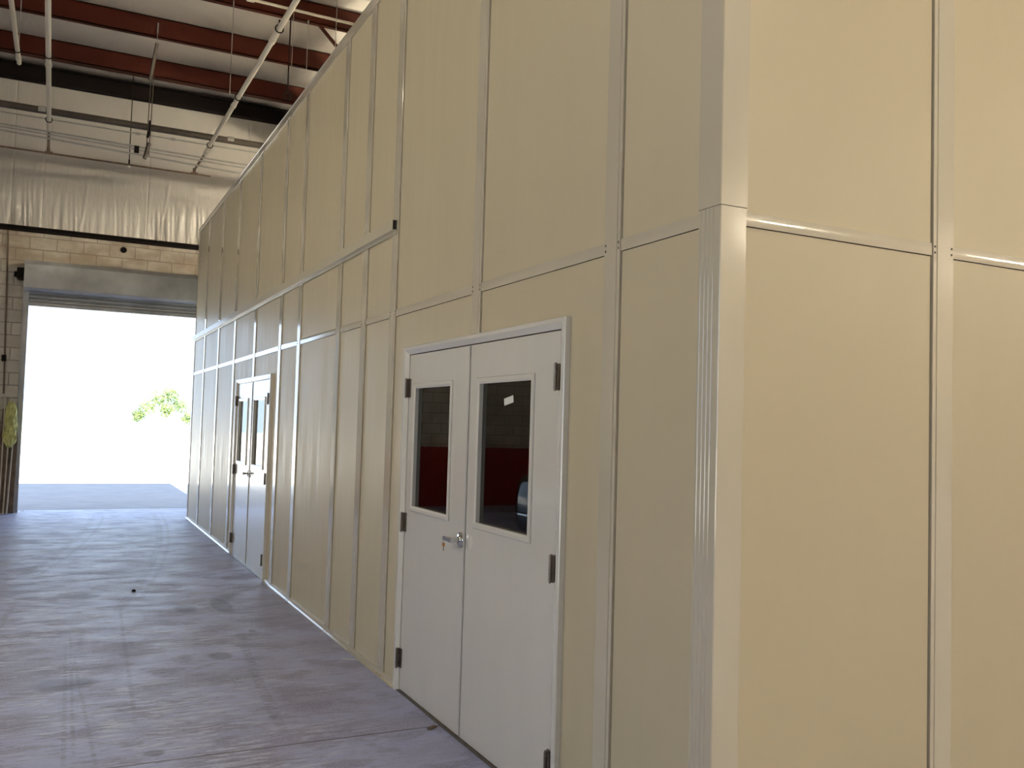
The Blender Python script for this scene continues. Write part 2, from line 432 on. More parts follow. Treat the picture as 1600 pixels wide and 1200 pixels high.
def branch(x0, y0, x1, y1, z, lab, tee_y, drop, rods):
    t = empty('branch_pipe', (x1, y1, z), label=lab, cat='pipe', group='cream sprinkler branch pipes')
    o = Vector((x1, y1, z))
    L = lambda *p: Vector(p)-o
    MB().cyl(L(x0, y0, z), L(x1, y1, z), .031, 14).done('pipe_run', 'whitepipe', t, smooth=True)
    d = (Vector((x0, y0, z))-Vector((x1, y1, z)))
    n = 4
    for k in range(n):
        f = .02+.245*k
        p = Vector((x1, y1, z))+d*f
        u = d.normalized()
        MB().cyl(p-u*.04-o, p+u*.04-o, .038, 14).done('pipe_coupling', 'whitepipe', t, smooth=True)
        p = p+u*.35
        # clevis ring beside the pipe
        ring = MB()
        pts = [p-o+Vector((math.cos(a)*.044, 0, math.sin(a)*.044+.0)) for a in [i*2*PI/14 for i in range(15)]]
        ring.tube(pts, .007, 6); ring.cyl(p-o+Vector((0, 0, .044)), p-o+Vector((0, 0, .10)), .012, 8)
        ring.done('pipe_clevis', 'darksteel', t)
    if tee_y:
        MB().cyl(L(x1, y1, z), L(x1-.02, tee_y, z), .020, 12).done('pipe_reducer', 'rust', t, smooth=True)
        MB().cyl(L(x1-.02, tee_y, z+.03), L(x1-.02, tee_y, z-drop), .026, 12).done('drop_nipple', 'rust', t, smooth=True)
    return t
branch(.0, 3.0, -.09, 12.9, 5.98, 'cream sprinkler branch pipe slanting down beside the booth top edge', 14.0, .06, 1)
branch(-2.27, 2.0, -2.35, 12.9, 5.98, 'cream sprinkler branch pipe at left, hanging near upright in the view', 14.0, .06, 1)
t = branch(-2.78, 3.0, -2.75, 12.0, 6.62, 'cream branch pipe nearest the left edge, ending before second purlin', None, 0, 1)
MB().cyl((0, -.3, .03), (0, -.3, 1.08), .006, 6).done('pipe_rod', 'galv', t)

# cross pipe (thin, rusty) with end stub
cp = empty('cross_pipe', (0, 14.0, 5.92), label='thin rusty cross pipe spanning below conduits under the far insulated wall', cat='pipe')
MB().cyl((-8.5, 0, 0), (.16, 0, -.01), .015, 10).done('pipe_run', 'rust', cp, smooth=True)
for x in (-2.36, -.11):
    MB().cyl((x-.06, 0, 0), (x+.06, 0, 0), .024, 12).done('pipe_tee', 'rust', cp, smooth=True)
# drop rod with pendant
pr_ = empty('hanger_rod', (-1.155, 14.0, 5.88), label='thin plumb rod with white tip hanging down to the thin cross pipe', cat='rod')
MB().cyl((0, 0, .10), (0, 0, 1.56), .007, 8).done('rod', 'darksteel', pr_)
MB().cyl((0, 0, .02), (0, 0, .12), .013, 10).done('rod_coupling', 'darksteel', pr_)
MB().lathe([(0, -.02), (.02, -.012), (.024, .0), (.02, .018), (0, .03)], (0, 0, -.005), (0, 0, 1), 12).done('rod_tip', 'paper', pr_, smooth=True)
# conduits
cd = [(12.75, 6.11, 6.095, .011, 'slim galvanised conduit running alone just under the thick dark main'),
      (12.55, 5.875, 5.81, .014, 'upper galvanised conduit of the bundle of three below the sprinkler main'),
      (12.55, 5.835, 5.755, .012, 'middle galvanised conduit of the bundle of three below the sprinkler main'),
      (12.55, 5.785, 5.66, .014, 'lowest galvanised conduit of the bundle of three below the sprinkler main')]
for i, (y, za, zb, r_, lab) in enumerate(cd):
    # slight fall towards the booth
    k = (zb-za)/2.6
    m = MB().cyl((-8, y, za+k*(-8+3.0)*.3), (-3.0, y, za), r_, 8)
    m.cyl((-3.0, y, za), (.9, y, zb+k*.9*.4), r_, 8)
    if i == 0:
        for x in (-1.12, -.6): m.cyl((x-.035, y, za+(zb-za)*.7), (x+.035, y, za+(zb-za)*.7), .022, 8)
    tag(m.done('conduit', 'galv', smooth=True), lab, 'conduit', 'conduits under the roof')
jb = MB(); jb.box(-1.17, -1.10, 12.50, 12.54, 5.73, 5.84)
tag(jb.done('junction_box', 'darksteel', bevel=.006), 'small dark junction clamp on conduit bundle beside the trapeze hanger', 'box')
# trapeze hanger
th = empty('trapeze_hanger', (-.97, 12.3, 7.45), label='dark strut hanger with two rods carrying main pipe and conduits', cat='hanger')
def LL(x, y, z): return Vector((x+.97, y-12.3, z-7.45))
MB().cyl(LL(-.945, 12.12, 7.66), LL(-.945, 12.12, 7.50), .012, 8).cyl(LL(-.945, 12.12, 7.50), LL(-.945, 12.14, 7.36), .005, 6).done('beam_clamp', 'galv', th)
s_ = MB().box(-.022, .022, -.022, .022, 0, .52); so = s_.done('slotted_strut', 'ironpipe', th)
pA, pB = LL(-.94, 12.15, 7.36), LL(-1.0, 12.4, 6.85)
so.location = pA; so.rotation_euler = (pB-pA).to_track_quat('Z', 'Y').to_euler(); so.scale = (1, 1, (pB-pA).length/.52)
for x in (-.985, -.945):
    MB().cyl(LL(x, 12.45, 6.95), LL(x-.01, 12.55, 5.70), .007, 6).done('threaded_rod', 'ironpipe', th)
MB().tube([LL(-.965, 12.55+.07*math.cos(a), 6.18+.09*math.sin(a)) for a in [i*2*PI/16 for i in range(17)]], .012, 6).cyl(LL(-.965, 12.5, 6.09), LL(-.99, 12.5, 5.99), .02, 8).done('main_clamp', 'darksteel', th)
q = MB().box(-.022, .022, -.022, .022, 0, .25).done('lower_strut', 'ironpipe', th)
pA, pB = LL(-.965, 12.48, 5.90), LL(-1.02, 12.44, 5.64); q.location = pA; q.rotation_euler = (pB-pA).to_track_quat('Z', 'Y').to_euler(); q.scale = (1, 1, (pB-pA).length/.25)
# upper cream pipe along third purlin
up = empty('upper_pipe', (0, 10.0, 7.37), label='cream pipe running across just in front of the third purlin', cat='pipe')
MB().cyl((-.9, 0, .02), (6, 0, -.06), .02, 12).done('pipe_run', 'whitepipe', up, smooth=True)
MB().cyl((.0, 0, .0), (.1, 0, .0), .026, 12).done('pipe_coupling', 'whitepipe', up, smooth=True)
# drop wires
for (x, y, za, zb, r_, lab) in [(-.17, 9.98, 6.02, 7.72, .006, 'thin rod from ceiling to the slanting cream pipe, left of the others'),
                                (.60, 10.0, 6.20, 7.72, .010, 'dark thick rod hanging from ceiling above the booth, pipe ring at its end'),
                                (.65, 10.05, 6.55, 7.72, .004, 'fine wire hanging close beside the dark thick rod'),
                                (.94, 10.42, 6.74, 7.46, .005, 'thin wire hanging from third purlin, between thick rod and diagonal brace'),
                                (.98, 9.0, 6.50, 7.72, .005, 'thin wire hanging past the diagonal brace, nearest the booth edge')]:
    m = MB().cyl((x, y, za), (x, y, zb), r_, 6)
    m.cyl((x, y, zb-.04), (x, y, zb), r_*2.5, 8)
    if r_ > .008:
        m.tube([(x+.05*math.cos(a), y, za-.05+.05*math.sin(a)) for a in [i*2*PI/14 for i in range(15)]], .009, 6)
        tag(m.done('hanger_rod', 'darksteel'), lab, 'rod', 'drop rods under the roof')
    else: tag(m.done('hanger_rod', 'galv'), lab, 'rod', 'drop rods under the roof')

# wall conduit left, anchor hole
wc = MB().tube([(-2.94, 15.17, 4.79), (-2.93, 15.17, 4.6), (-2.87, 15.17, 2.0)], .013, 8)
tag(wc.done('wall_conduit', 'rust'), 'thin rusty conduit running down the block wall left of the opening', 'conduit')
tag(MB().lathe([(0, -.02), (.05, -.015), (.055, 0), (.04, .02)], (-1.113, 15.17, 4.66), (0, -1, 0), 14).done('wall_socket', 'darksteel'), 'small round dark knock-out on block wall above the roll-up housing', 'fitting')
tag(MB().box(-2.93, -2.86, 15.13, 15.2, 2.55, 2.66).done('conduit_box', 'darksteel', bevel=.005), 'small dark box on the thin conduit left of the opening', 'box')

# ================================================================== BOOTH
booth = empty('modular_booth', (0, 0, 0), label='long cream panelled modular booth with doors filling the right of the hall', cat='booth')
YL, HB, ZB0, ZB1 = 13.79, 4.916, 2.403, 2.452
BX = 6.6
PW, GAP = .117, .007
posts = [.618, 1.975, 3.362, 4.03, 4.725, 6.085, 6.912, 8.293, 9.675, 11.04, 12.45]       # near edge y of each post
D1 = (1.01, 3.11); D2 = (7.26, 9.36); DT = 2.175
doors = [D1, D2]
# post flange profile: (u along the wall from near edge, n outward)
FL = [(0, -.012), (0, .008), (.0015, .009), (.018, .009), (.0195, .005), (.023, .005), (.0245, .009), (PW-.0015, .009), (PW, .008), (PW, -.012)]
def longwall(u0): return lambda u, n, t: (-n, u0+u, t)
def frontwall(u0): return lambda u, n, t: (u0+u, -n, t)
def screws(par, pts, ax):
    for p in pts:
        MB().lathe([(.0055, 0), (.005, .002), (.003, .0038), (0, .0042)], p, ax, 10).done('screw', 'hinge', par, smooth=True)
for y in posts:
    segs = [(.035, HB-.08)]
    for d in doors:
        if d[0] < y+.06 < d[1]: segs = [(DT-.002, HB-.08)]
    m = MB()
    for a, b in segs: m.sweep(FL, a, b, longwall(y))
    o = m.done('post', 'trim', booth)
    if y < 8:
        screws(o, [(-.009, y+u, z) for u in (.009, .105) for z in (2.416, 2.440)], (-1, 0, 0))
fposts = [1.05, 2.42, 3.79, 5.16]
for x in fposts:
    o = MB().sweep(FL, .035, HB-.08, frontwall(x)).done('post', 'trim', booth)
    if x < 3: screws(o, [(x+u, -.009, z) for u in (.009, .105) for z in (2.416, 2.440)], (0, -1, 0))

# panels
def panel_long(y0, y1, z0, z1):
    m = MB(); cuts = [(y0, y1, z0, z1)]
    for d in doors:
        nxt = []
        for a, b, c_, e_ in cuts:
            if d[1] <= a or d[0] >= b or c_ >= DT: nxt.append((a, b, c_, e_)); continue
            i0, i1 = d[0]+.03, d[1]-.03
            if a < i0: nxt.append((a, i0, c_, e_))
            if b > i1: nxt.append((i1, b, c_, e_))
            nxt.append((max(a, i0), min(b, i1), DT-.03, e_))
        cuts = nxt
    for a, b, c_, e_ in cuts: m.box(0, .045, a, b, c_, e_)
    return m.done('wall_panel', 'panel', booth)
edges = [.105]+[v for y in posts for v in (y-GAP, y+PW)]+[YL-.10]
for a, b in zip(edges[::2], edges[1::2]):
    panel_long(a, b, .02, ZB0-.0025)
    panel_long(a, b, ZB1, HB-.08)
    # slightly convex horizontal rail between posts
    n = 8; prof = [(-.006, ZB0), (.005, ZB0)]
    for k in range(n+1):
        f = k/n; prof.append((.0055+.0016*math.sin(PI*f), ZB0+(ZB1-ZB0)*f))
    prof.append((-.006, ZB1))
    MB().sweep(prof, a-.001, b+.001, lambda u, v, t: (-u, t, v)).done('rail', 'trim', booth, smooth=True)
fe = [.105]+[v for x in fposts for v in (x-GAP, x+PW)]+[BX-.1]
for a, b in zip(fe[::2], fe[1::2]):
    MB().box(a, b, 0, .045, .02, ZB0-.003).done('wall_panel', 'panel', booth)
    MB().box(a, b, 0, .045, ZB1, HB-.08).done('wall_panel', 'panel', booth)
    n = 8; prof = [(-.006, ZB0), (.005, ZB0)]
    for k in range(n+1):
        f = k/n; prof.append((.0055+.0016*math.sin(PI*f), ZB0+(ZB1-ZB0)*f))
    prof.append((-.006, ZB1))
    MB().sweep(prof, a-.001, b+.001, lambda u, v, t: (t, -u, v)).done('rail', 'trim', booth, smooth=True)
# black strips standing in for the shade deep inside the panel gaps
B(.012, .040, .1, D1[0]+.02, .03, HB-.09).done('gap_shade', 'black', booth).hide_render = False
def shade_strip(a, b, z0): return B(.046, .052, a, b, z0, HB-.09)
for y in posts: shade_strip(y-.03, y+.03, .03 if not any(d[0] < y+.06 < d[1] for d in doors) else DT).done('gap_shade', 'black', booth)
for x in fposts: B(x-.03, x+.03, .046, .052, .03, HB-.09).done('gap_shade', 'black', booth)
bpy.data.objects.remove(bpy.data.objects['gap_shade'])
B(.047, .052, .10, YL-.1, ZB0-.03, ZB1+.02).done('gap_shade', 'black', booth)
B(.10, BX-.1, .047, .052, ZB0-.03, ZB1+.02).done('gap_shade', 'black', booth)

# near corner trims: lower (fluted on the long side) and upper lapping over it
def corner(z0, z1, flute, wy, wx, n=.010):
    prof = [(.03, wy), (-n*.3, wy), (-n, wy-.004)]
    if flute:
        for k in range(4):
            y = wy-.018-k*.022
            prof += [(-n, y+.003), (-n-.0022, y+.001), (-n-.0022, y-.001), (-n, y-.003)]
    prof += [(-n, -n+.003), (-n+.003, -n), (wx-.004, -n), (wx, -n*.3), (wx, .03)]
    return MB().sweep(prof, z0, z1, lambda u, v, t: (u, v, t))
corner(.03, 2.462, True, .114, .108, .009).done('corner_trim', 'trim', booth)
corner(2.464, HB-.01, False, .117, .110, .011).done('corner_trim', 'trim', booth)
# far corner + far side
fc = MB(); fc.box(-.010, .0, YL-.105, YL+.01, .03, HB-.01); fc.box(-.010, .1, YL, YL+.01, .03, HB-.01)
fc.done('corner_trim', 'trim', booth)
B(0, .05, YL-.1, YL, .02, HB-.02).done('wall_panel', 'panel', booth)
B(.05, BX, YL-.05, YL, .02, HB-.02).done('end_panel', 'panel', booth)
B(BX-.05, BX, 0, YL, .02, HB-.02).done('end_panel', 'panel', booth)
# top cap : face band with lip
tc = MB()
tp = [(.02, 4.83), (-.012, 4.83), (-.012, 4.905), (-.015, 4.905), (-.015, HB), (.06, HB), (.06, 4.90), (.02, 4.90)]
tc.sweep(tp, .06, YL+.018, lambda u, v, t: (u, t, v)); tc.sweep(tp, -.018, BX, lambda u, v, t: (t, u, v))
tc.done('top_cap', 'trim', booth)
B(.04, BX-.04, .04, YL-.04, HB-.04, HB-.012).done('roof_panel', 'white', booth)
# base flange on floor, screwed at each post
bf = MB()
bp = [(0, .001), (-.032, .001), (-.032, .006), (-.014, .008), (-.011, .034), (0, .034)]
spans = [(.0, D1[0]), (D1[1], D2[0]), (D2[1], YL+.01)]
for a, b in spans: bf.sweep(bp, a, b, lambda u, v, t: (u, t, v))
bf.sweep([(0, .001), (0, .034), (-.011, .034), (-.014, .008), (-.032, .006), (-.032, .001)], -.01, BX, lambda u, v, t: (t, u, v))
bfo = bf.done('base_flange', 'trim', booth)
screws(bfo, [(-.023, y+u, .007) for y in posts if not any(d[0] < y < d[1] for d in doors) and y < 9 for u in (.015, .095)], (0, 0, 1))
# rectangular track above the rail, open near end
tr = MB(); y0, y1 = 3.385, YL-.005
z0, z1, pj, th_ = 2.995, 3.065, .044, .004
tr.box(-pj, -.009, y0, y1, z0, z0+th_); tr.box(-pj, -.009, y0, y1, z1-th_, z1); tr.box(-pj, -pj+th_, y0, y1, z0+th_, z1-th_)
tr.box(-.013, -.009, y0, y1, z0-.022, z1)
tr.done('wall_track', 'track', booth)
B(-pj+th_, -.013, y0+.004, y0+.006, z0+th_, z1-th_).done('track_end_shade', 'black', booth)  # black plate painted for the shade inside the open track end
# interior floor-to-ceiling dark liner partition so the room is closed
B(.10, BX-.1, YL-.12, YL-.08, .01, HB-.06).done('inner_liner', 'interior', booth)

# ------------------------------------------------------------------ DOORS
def make_door(dy, lab, second=False):
    root = empty('double_door', (0, dy, 0), label=lab, cat='door')
    a, b = D1
    # casing, mitred profile sloping to the inside
    fr = MB()
    def cas(y_out, y_in, z0, z1):
        pr = [(.0, y_out), (-.026, y_out), (-.029, y_out+(y_in-y_out)*.08), (-.029, y_out+(y_in-y_out)*.45), (-.012, y_in), (.045, y_in), (.045, y_out)]
        fr.sweep(pr, z0, z1, lambda u, v, t: (u, v, t))
    w_ = .068; ht = DT; wt = .05
    def V3(x, y, z): return fr.bm.verts.new((x, y, z))
    # continuous mitred casing loop: left jamb, head, right jamb
    P = [(.03, 0.0), (-.026, 0.0), (-.029, .08), (-.029, .45), (-.012, 1.0), (.045, 1.0)]
    rings = []
    for (yo, zo, yi, zi) in [(a, .0, a+w_, .0), (a, ht, a+w_, ht-wt), (b, ht, b-w_, ht-wt), (b, .0, b-w_, .0)]:
        rings.append([V3(x, yo+(yi-yo)*f, zo+(zi-zo)*f) for x, f in P])
    for A, Bq in zip(rings, rings[1:]):
        for i in range(len(P)-1): fr.bm.faces.new((A[i], A[i+1], Bq[i+1], Bq[i]))
        fr.bm.faces.new((A[-1], A[0], Bq[0], Bq[-1]))
    fr.bm.faces.new(rings[0]); fr.bm.faces.new(rings[-1][::-1])
    fr.done('door_frame', 'door', root)
    il, ir = b-w_-.003, a+w_+.003
    mid = 2.077
    zt = ht-wt-.005
    fx = -.006
    leaves = [('left', mid+.002, il, (2.345, 2.915)), ('right', ir, mid-.002, (1.35, 1.945))]
    for side, ya, yb, (wa, wb) in leaves:
        za, zb = 1.168, 1.908
        m = MB()
        # slab as ring around the window hole
        O = [(ya, .012), (yb, .012), (yb, zt), (ya, zt)]; I = [(wa, za), (wb, za), (wb, zb), (wa, zb)]
        vo = [m.bm.verts.new((fx, y, z)) for y, z in O]; vi = [m.bm.verts.new((fx, y, z)) for y, z in I]
        wo = [m.bm.verts.new((.038, y, z)) for y, z in O]; wi = [m.bm.verts.new((.038, y, z)) for y, z in I]
        for i in range(4):
            j = (i+1) % 4
            m.bm.faces.new((vo[i], vo[j], vi[j], vi[i])); m.bm.faces.new((wo[i], wo[j], wi[j], wi[i]))
            m.bm.faces.new((vo[i], vo[j], wo[j], wo[i])); m.bm.faces.new((vi[i], vi[j], wi[j], wi[i]))
        leaf = m.done('door_leaf', 'door', root, bevel=.0015)
        # window moulding
        m = MB()
        P2 = [(.0, -.03), (-.014, -.03), (-.018, -.026), (-.018, -.010), (-.012, .004), (.012, .004), (.012, .0), (0.0, .0)]
        rg = []
        for (yc, zc, sy, sz) in [(wa, za, 1, 1), (wb, za, -1, 1), (wb, zb, -1, -1), (wa, zb, 1, -1)]:
            rg.append([m.bm.verts.new((x-.0, yc+sy*o_, zc+sz*o_)) for x, o_ in P2])
        for i in range(4):
            A, Bq = rg[i], rg[(i+1) % 4]
            for k in range(len(P2)):
                k2 = (k+1) % len(P2); m.bm.faces.new((A[k], A[k2], Bq[k2], Bq[k]))
        m.done('window_frame', 'door', leaf)
        B(.010, .016, wa-.002, wb+.002, za-.002, zb+.002).done('window_pane', 'glass', leaf)
        # hinges on the outer side
        hy = il+.0015 if side == 'left' else ir-.0015
        for hz in (1.85, 1.0, .148):
            m = MB()
            xo = -.034 if side == 'right' else -.032
            m.box(-.0085-.003, -.006, *( (hy-.030, hy) if side == 'left' else (hy, hy+.030) ), hz, hz+.118)
            m.box(xo+.003, xo+.006, *( (hy, hy+.026) if side == 'left' else (hy-.026, hy) ), hz, hz+.118)
            m.box(xo+.003, -.006, hy-.0015, hy+.0015, hz, hz+.118)
            for k in range(5):
                m.cyl((xo, hy, hz+k*.0236+.0006), (xo, hy, hz+(k+1)*.0236-.0006), .0075, 12)
            m.cyl((xo, hy, hz-.005), (xo, hy, hz+.123), .0045, 10)
            m.done('hinge', 'hinge', leaf, smooth=True)
        if side == 'left':
            # lever set
            ly, lz = mid+.062, 1.055
            MB().lathe([(.044, 0), (.044, .004), (.040, .010), (.022, .012), (.018, .016), (0, .016)], (fx, ly, lz), (-1, 0, 0), 28).done('lever_rose', 'chrome', leaf, smooth=True)
            m = MB(); m.cyl((fx-.012, ly, lz), (fx-.058, ly, lz), .0125, 16)
            m.done('lever_neck', 'chrome', leaf, smooth=True)
            m = MB()
            pr2 = [(-.012, -.010), (-.012, .010), (-.006, .013), (.006, .013), (.012, .010), (.012, -.010), (.006, -.013), (-.006, -.013)]
            ys = [ly-.014, ly+.02, ly+.06, ly+.105, ly+.118]; sc = [1.15, 1.1, .9, .85, .6]
            R_ = [[m.bm.verts.new((fx-.056+(i*.0)+pu*s2, yy, lz+pv*s2)) for pu, pv in pr2] for i, (yy, s2) in enumerate(zip(ys, sc))]
            for A, Bq in zip(R_, R_[1:]):
                for k in range(8): m.bm.faces.new((A[k], A[(k+1) % 8], Bq[(k+1) % 8], Bq[k]))
            m.bm.faces.new(R_[0]); m.bm.faces.new(R_[-1][::-1])
            m.done('lever_handle', 'chrome', leaf, bevel=.002)
            B(fx-.0015, .03, mid+.002, mid+.0055, lz-.045, lz+.045).done('latch_plate', 'hinge', leaf)
            B(fx-.008, fx, mid+.001, mid+.015, .02, zt-.002).done('astragal', 'white', leaf, bevel=.003)
        else:
            MB().lathe([(.046, 0), (.046, .0018), (.043, .0035), (0, .0042)], (fx, mid-.055, 1.058), (-1, 0, 0), 32).done('cover_plate', 'door', leaf, smooth=True)
    B(-.02, .045, a+.03, b-.03, .0005, .009).done('threshold', 'hinge', root, bevel=.002)
    return root
make_door(0, 'near cream double door with dark tinted windows and key in lever')
make_door(D2[0]-D1[0], 'far white-glinting double door further down the booth wall', True)

# key hanging in the lever
kx, ky, kz = -.068, 2.077+.062+.098, 1.040
kr = empty('door_key', (kx, ky, kz), label='small brass key hanging from the chrome lever of near door', cat='key')
MB().lathe([(.0, -.0012), (.0115, -.0012), (.012, 0), (.0115, .0012), (0, .0012)], (0, 0, -.020), (1, .3, 0), 16).done('key_bow', 'copper', kr)
B(-.001, .001, -.004, .004, -.055, -.029).done('key_blade', 'hinge', kr)
MB().tube([(.007*math.cos(a), 0, -.006+.008*math.sin(a)) for a in [i*2*PI/12 for i in range(13)]], .0013, 6).done('key_ring', 'chrome', kr)

# sticker on right pane
st = B(-.001, .0, -.052, .052, -.018, .018).done('paper_sticker', 'paper')
st.location = (.0095, 1.628, 1.812); st.rotation_euler = (math.radians(-9), 0, 0)
tag(st, 'small white paper sticker stuck askew on the near door right pane', 'sticker')

# ================================================================== SMALL FLOOR THINGS
sk = B(-.004, .004, -.06, .06, 0.0, .004).done('trim_offcut', 'paper'); sk.location = (-.076, 3.88, .0005); sk.rotation_euler = (0, 0, math.radians(58))
tag(sk, 'thin white offcut strip lying on the floor beside the booth base', 'offcut')
pb = MB().lathe([(0, 0), (.018, .002), (.02, .012), (.012, .02), (0, .022)], (-1.287, 7.02, 0), (0, 0, 1), 9).done('floor_pebble', 'darksteel', smooth=True)
tag(pb, 'small dark lump on the concrete in the middle of the aisle', 'debris')
wd = B(-.03, .03, -.012, .012, 0, .010).done('wood_shim', 'wood', bevel=.002); wd.location = (-.075, 2.30, .0005); wd.rotation_euler = (0, 0, .5)
tag(wd, 'small dark wooden shim on the floor by the near door bottom', 'debris')

# ================================================================== LEANING STUFF LEFT OF THE OPENING
def lean(name, x, y0, wdt, th, ht, ytop, mat, lab, cat, group=None, dx=0.0, bev=.003):
    o = B(-wdt/2, wdt/2, -th/2, th/2, 0, ht).done(name, mat, bevel=bev)
    d = Vector((dx, ytop-y0, ht)).normalized()
    o.location = (x, y0, .012); o.rotation_euler = d.to_track_quat('Z', 'Y').to_euler()
    o.rotation_euler = (math.atan2(-(ytop-y0), ht), math.atan2(dx, ht), 0)
    return tag(o, lab, cat, group)
lean('leaning_board', -2.66, 14.86, .085, .04, 1.5, 15.10, 'wood', 'weathered brown board leaning beside the opening, closest to the daylight', 'board', 'leaning boards', .0)
lean('leaning_board', -2.80, 14.93, .14, .02, 1.75, 15.15, 'wood', 'wide brown board leaning behind the yellow mesh bag', 'board', 'leaning boards', .0)
lean('leaning_board', -2.98, 14.90, .12, .03, 1.60, 15.12, 'wood', 'brown board leaning furthest left of the opening, partly out of view', 'board', 'leaning boards', .0)
for k, (x, ht, lab) in enumerate([(-2.86, 1.97, 'pale broomstick leaning leftmost above the yellow bag'), (-2.80, 1.98, 'pale broomstick leaning second from left above the yellow bag'),
                                  (-2.745, 1.96, 'pale broomstick leaning third from left above the yellow bag'), (-2.70, 1.87, 'shortest pale broomstick, leaning nearest the opening')]):
    m = MB().cyl((0, 0, 0), (0, 0, ht), .012, 10); m.lathe([(.012, 0), (.012, .008), (0, .013)], (0, 0, ht), (0, 0, 1), 10)
    o = m.done('broom_handle', 'paleboard', smooth=True); yb = 14.74
    o.location = (x-.03+k*.006, yb, .012); o.rotation_euler = (math.atan2(-(15.10-yb), ht), .015*(k-1.5), 0)
    tag(o, lab, 'handle', 'broomsticks in the corner')
# yellow mesh bag
bm = bmesh.new(); n, mm = 48, 34
rr = []
for k in range(mm+1):
    t = k/mm; z = .0+.74*t
    ring = []
    for i in range(n):
        a = 2*PI*i/n
        env = min(1, t*5+.25)**.6*min(1, (1-t)*4+.35)**.7
        tri = lambda q_: abs((q_ % 1)*2-1)-.5
        wx = .098*env*(1-.18*t)*(1+.20*tri(a*.8+1.7*t)+.16*tri(a*1.43-3.1*t+.3)+.08*math.sin(17*t+3*a))
        wy = .055*env*(1+.35*tri(a*1.11+2.3*t)+.22*tri(a*1.9-4.7*t))
        ring.append(bm.verts.new((wx*math.cos(a), wy*math.sin(a), z+.02*math.sin(3*a+2)*(1 if k in (0, mm) else .4))))
    rr.append(ring)
for A, Bq in zip(rr, rr[1:]):
    for i in range(n): bm.faces.new((A[i], A[(i+1) % n], Bq[(i+1) % n], Bq[i]))
bm.faces.new(rr[0][::-1]); bm.faces.new(rr[-1])
q = MB(); q.bm.free(); q.bm = bm
o = q.done('mesh_bag', 'yellow', smooth=True); o.location = (-2.725, 14.80, 1.12)
tag(o, 'crumpled yellow mesh bag hung over the broomsticks left of the opening', 'bag')

# ================================================================== OUTSIDE
tree = empty('tree', (2.0, 40, -.03), label='pale green leafy tree washed out in daylight beyond the opening', cat='tree')
tk = MB(); tk.cyl((0, 0, 0), (.1, 0, 1.4), .10, 10, .07)
tk.cyl((.1, 0, 1.4), (-.5, .1, 2.2), .05, 8, .02); tk.cyl((.1, 0, 1.4), (.6, .2, 2.5), .05, 8, .02); tk.cyl((.1, 0, 1.4), (.1, -.2, 2.7), .045, 8, .02)
tk.done('trunk', 'bark', tree, smooth=True)
lf = MB()
cl = [(-.6, 0, 2.15, .40), (-.1, .1, 2.5, .42), (.35, 0, 2.75, .38), (.75, .1, 2.3, .42), (-.95, .1, 1.75, .28), (.2, -.2, 2.05, .35), (1.1, 0, 1.7, .3)]
for cx, cy, cz, cr in cl:
    for k in range(420):
        d = Vector((random.gauss(0, 1), random.gauss(0, 1), random.gauss(0, .8))).normalized()*cr*random.uniform(.35, 1.05)
        p = Vector((cx, cy, cz))+d
        u = Vector((random.gauss(0, 1), random.gauss(0, 1), random.gauss(0, 1))).normalized(); v = u.orthogonal().normalized()
        s1, s2 = random.uniform(.04, .08), random.uniform(.02, .035)
        vs = [lf.bm.verts.new(p+u*s1*a_+v*s2*b_) for a_, b_ in ((-1, 0), (0, -1), (1, 0), (0, 1))]
        lf.bm.faces.new(vs)
lf.done('foliage', 'leaf', tree)

# ================================================================== LAMPS (high-bay linear fixtures; the front and left fill ones are added)
def fixture(x, y, z, L, rz, lab, mat='lamp'):
    t = empty('high_bay_lamp', (x, y, z), rz, lab, 'lamp', 'linear high-bay lamps')
    B(-L/2, L/2, -.05, .05, .03, .08).done('lamp_housing', 'white', t, bevel=.01)
    for yy in (-.11, 0, .11):
        MB().cyl((-L/2+.03, yy, 0), (L/2-.03, yy, 0), .02, 10).done('lamp_tube', mat, t, smooth=True)
    for sx in (-1, 1):
        B(sx*(L/2-.015)-.015, sx*(L/2-.015)+.015, -.14, .14, -.03, .04).done('tube_holder', 'white', t)
        MB().cyl((sx*L*.4, 0, .08), (sx*L*.4, 0, HZ-z-.1), .006, 6).done('lamp_cable', 'darksteel', t)
for a in [(13.9, -14.8, 6.9, 1.3, 0, 'linear lamp far behind the camera, mirrored in the front rail', 'lampb'),
          (22.7, -14.8, 6.9, 2.0, 0, 'linear lamp at the far right of the hall, mirrored in the second front rail', 'lampb'),
          (0.9, -8.8, 6.6, 1.6, 0, 'unseen fill lamp added straight behind the camera'),  # this and the next three: added out of view to light the booth front
          (1.6, -4.6, 6.6, 1.6, 0, 'unseen fill lamp added close in front of the booth corner'),
          (5.0, -9.6, 6.6, 1.6, 0, 'unseen fill lamp added in the back row behind the corner one'),
          (13.0, -5.5, 6.6, 1.6, 0, 'unseen fill lamp added out to the right of the booth front'),
          (-7.4, 3.5, 6.6, 1.6, PI/2, 'unseen fill lamp added over the left side of the hall, middle', 'lampl'),  # this and the next: added fill for the long wall and left side
          (-7.4, 6.4, 6.6, 1.6, PI/2, 'unseen fill lamp added over the left side, nearest the far wall', 'lampl'),
          (3.6, 10.5, 6.2, 1.6, 0, 'linear lamp hanging over the far half of the booth roof', 'lampb'),
          (3.6, 5.5, 6.2, 1.6, 0, 'linear lamp hanging over the near half of the booth roof', 'lampb')]:
    fixture(*a)

# ================================================================== PARKED CAR (seen in the near door glass)
car = empty('car', (-3.75, 8.3, 0), label='dark car parked nose out at the left, mirrored in the near door glass', cat='car')
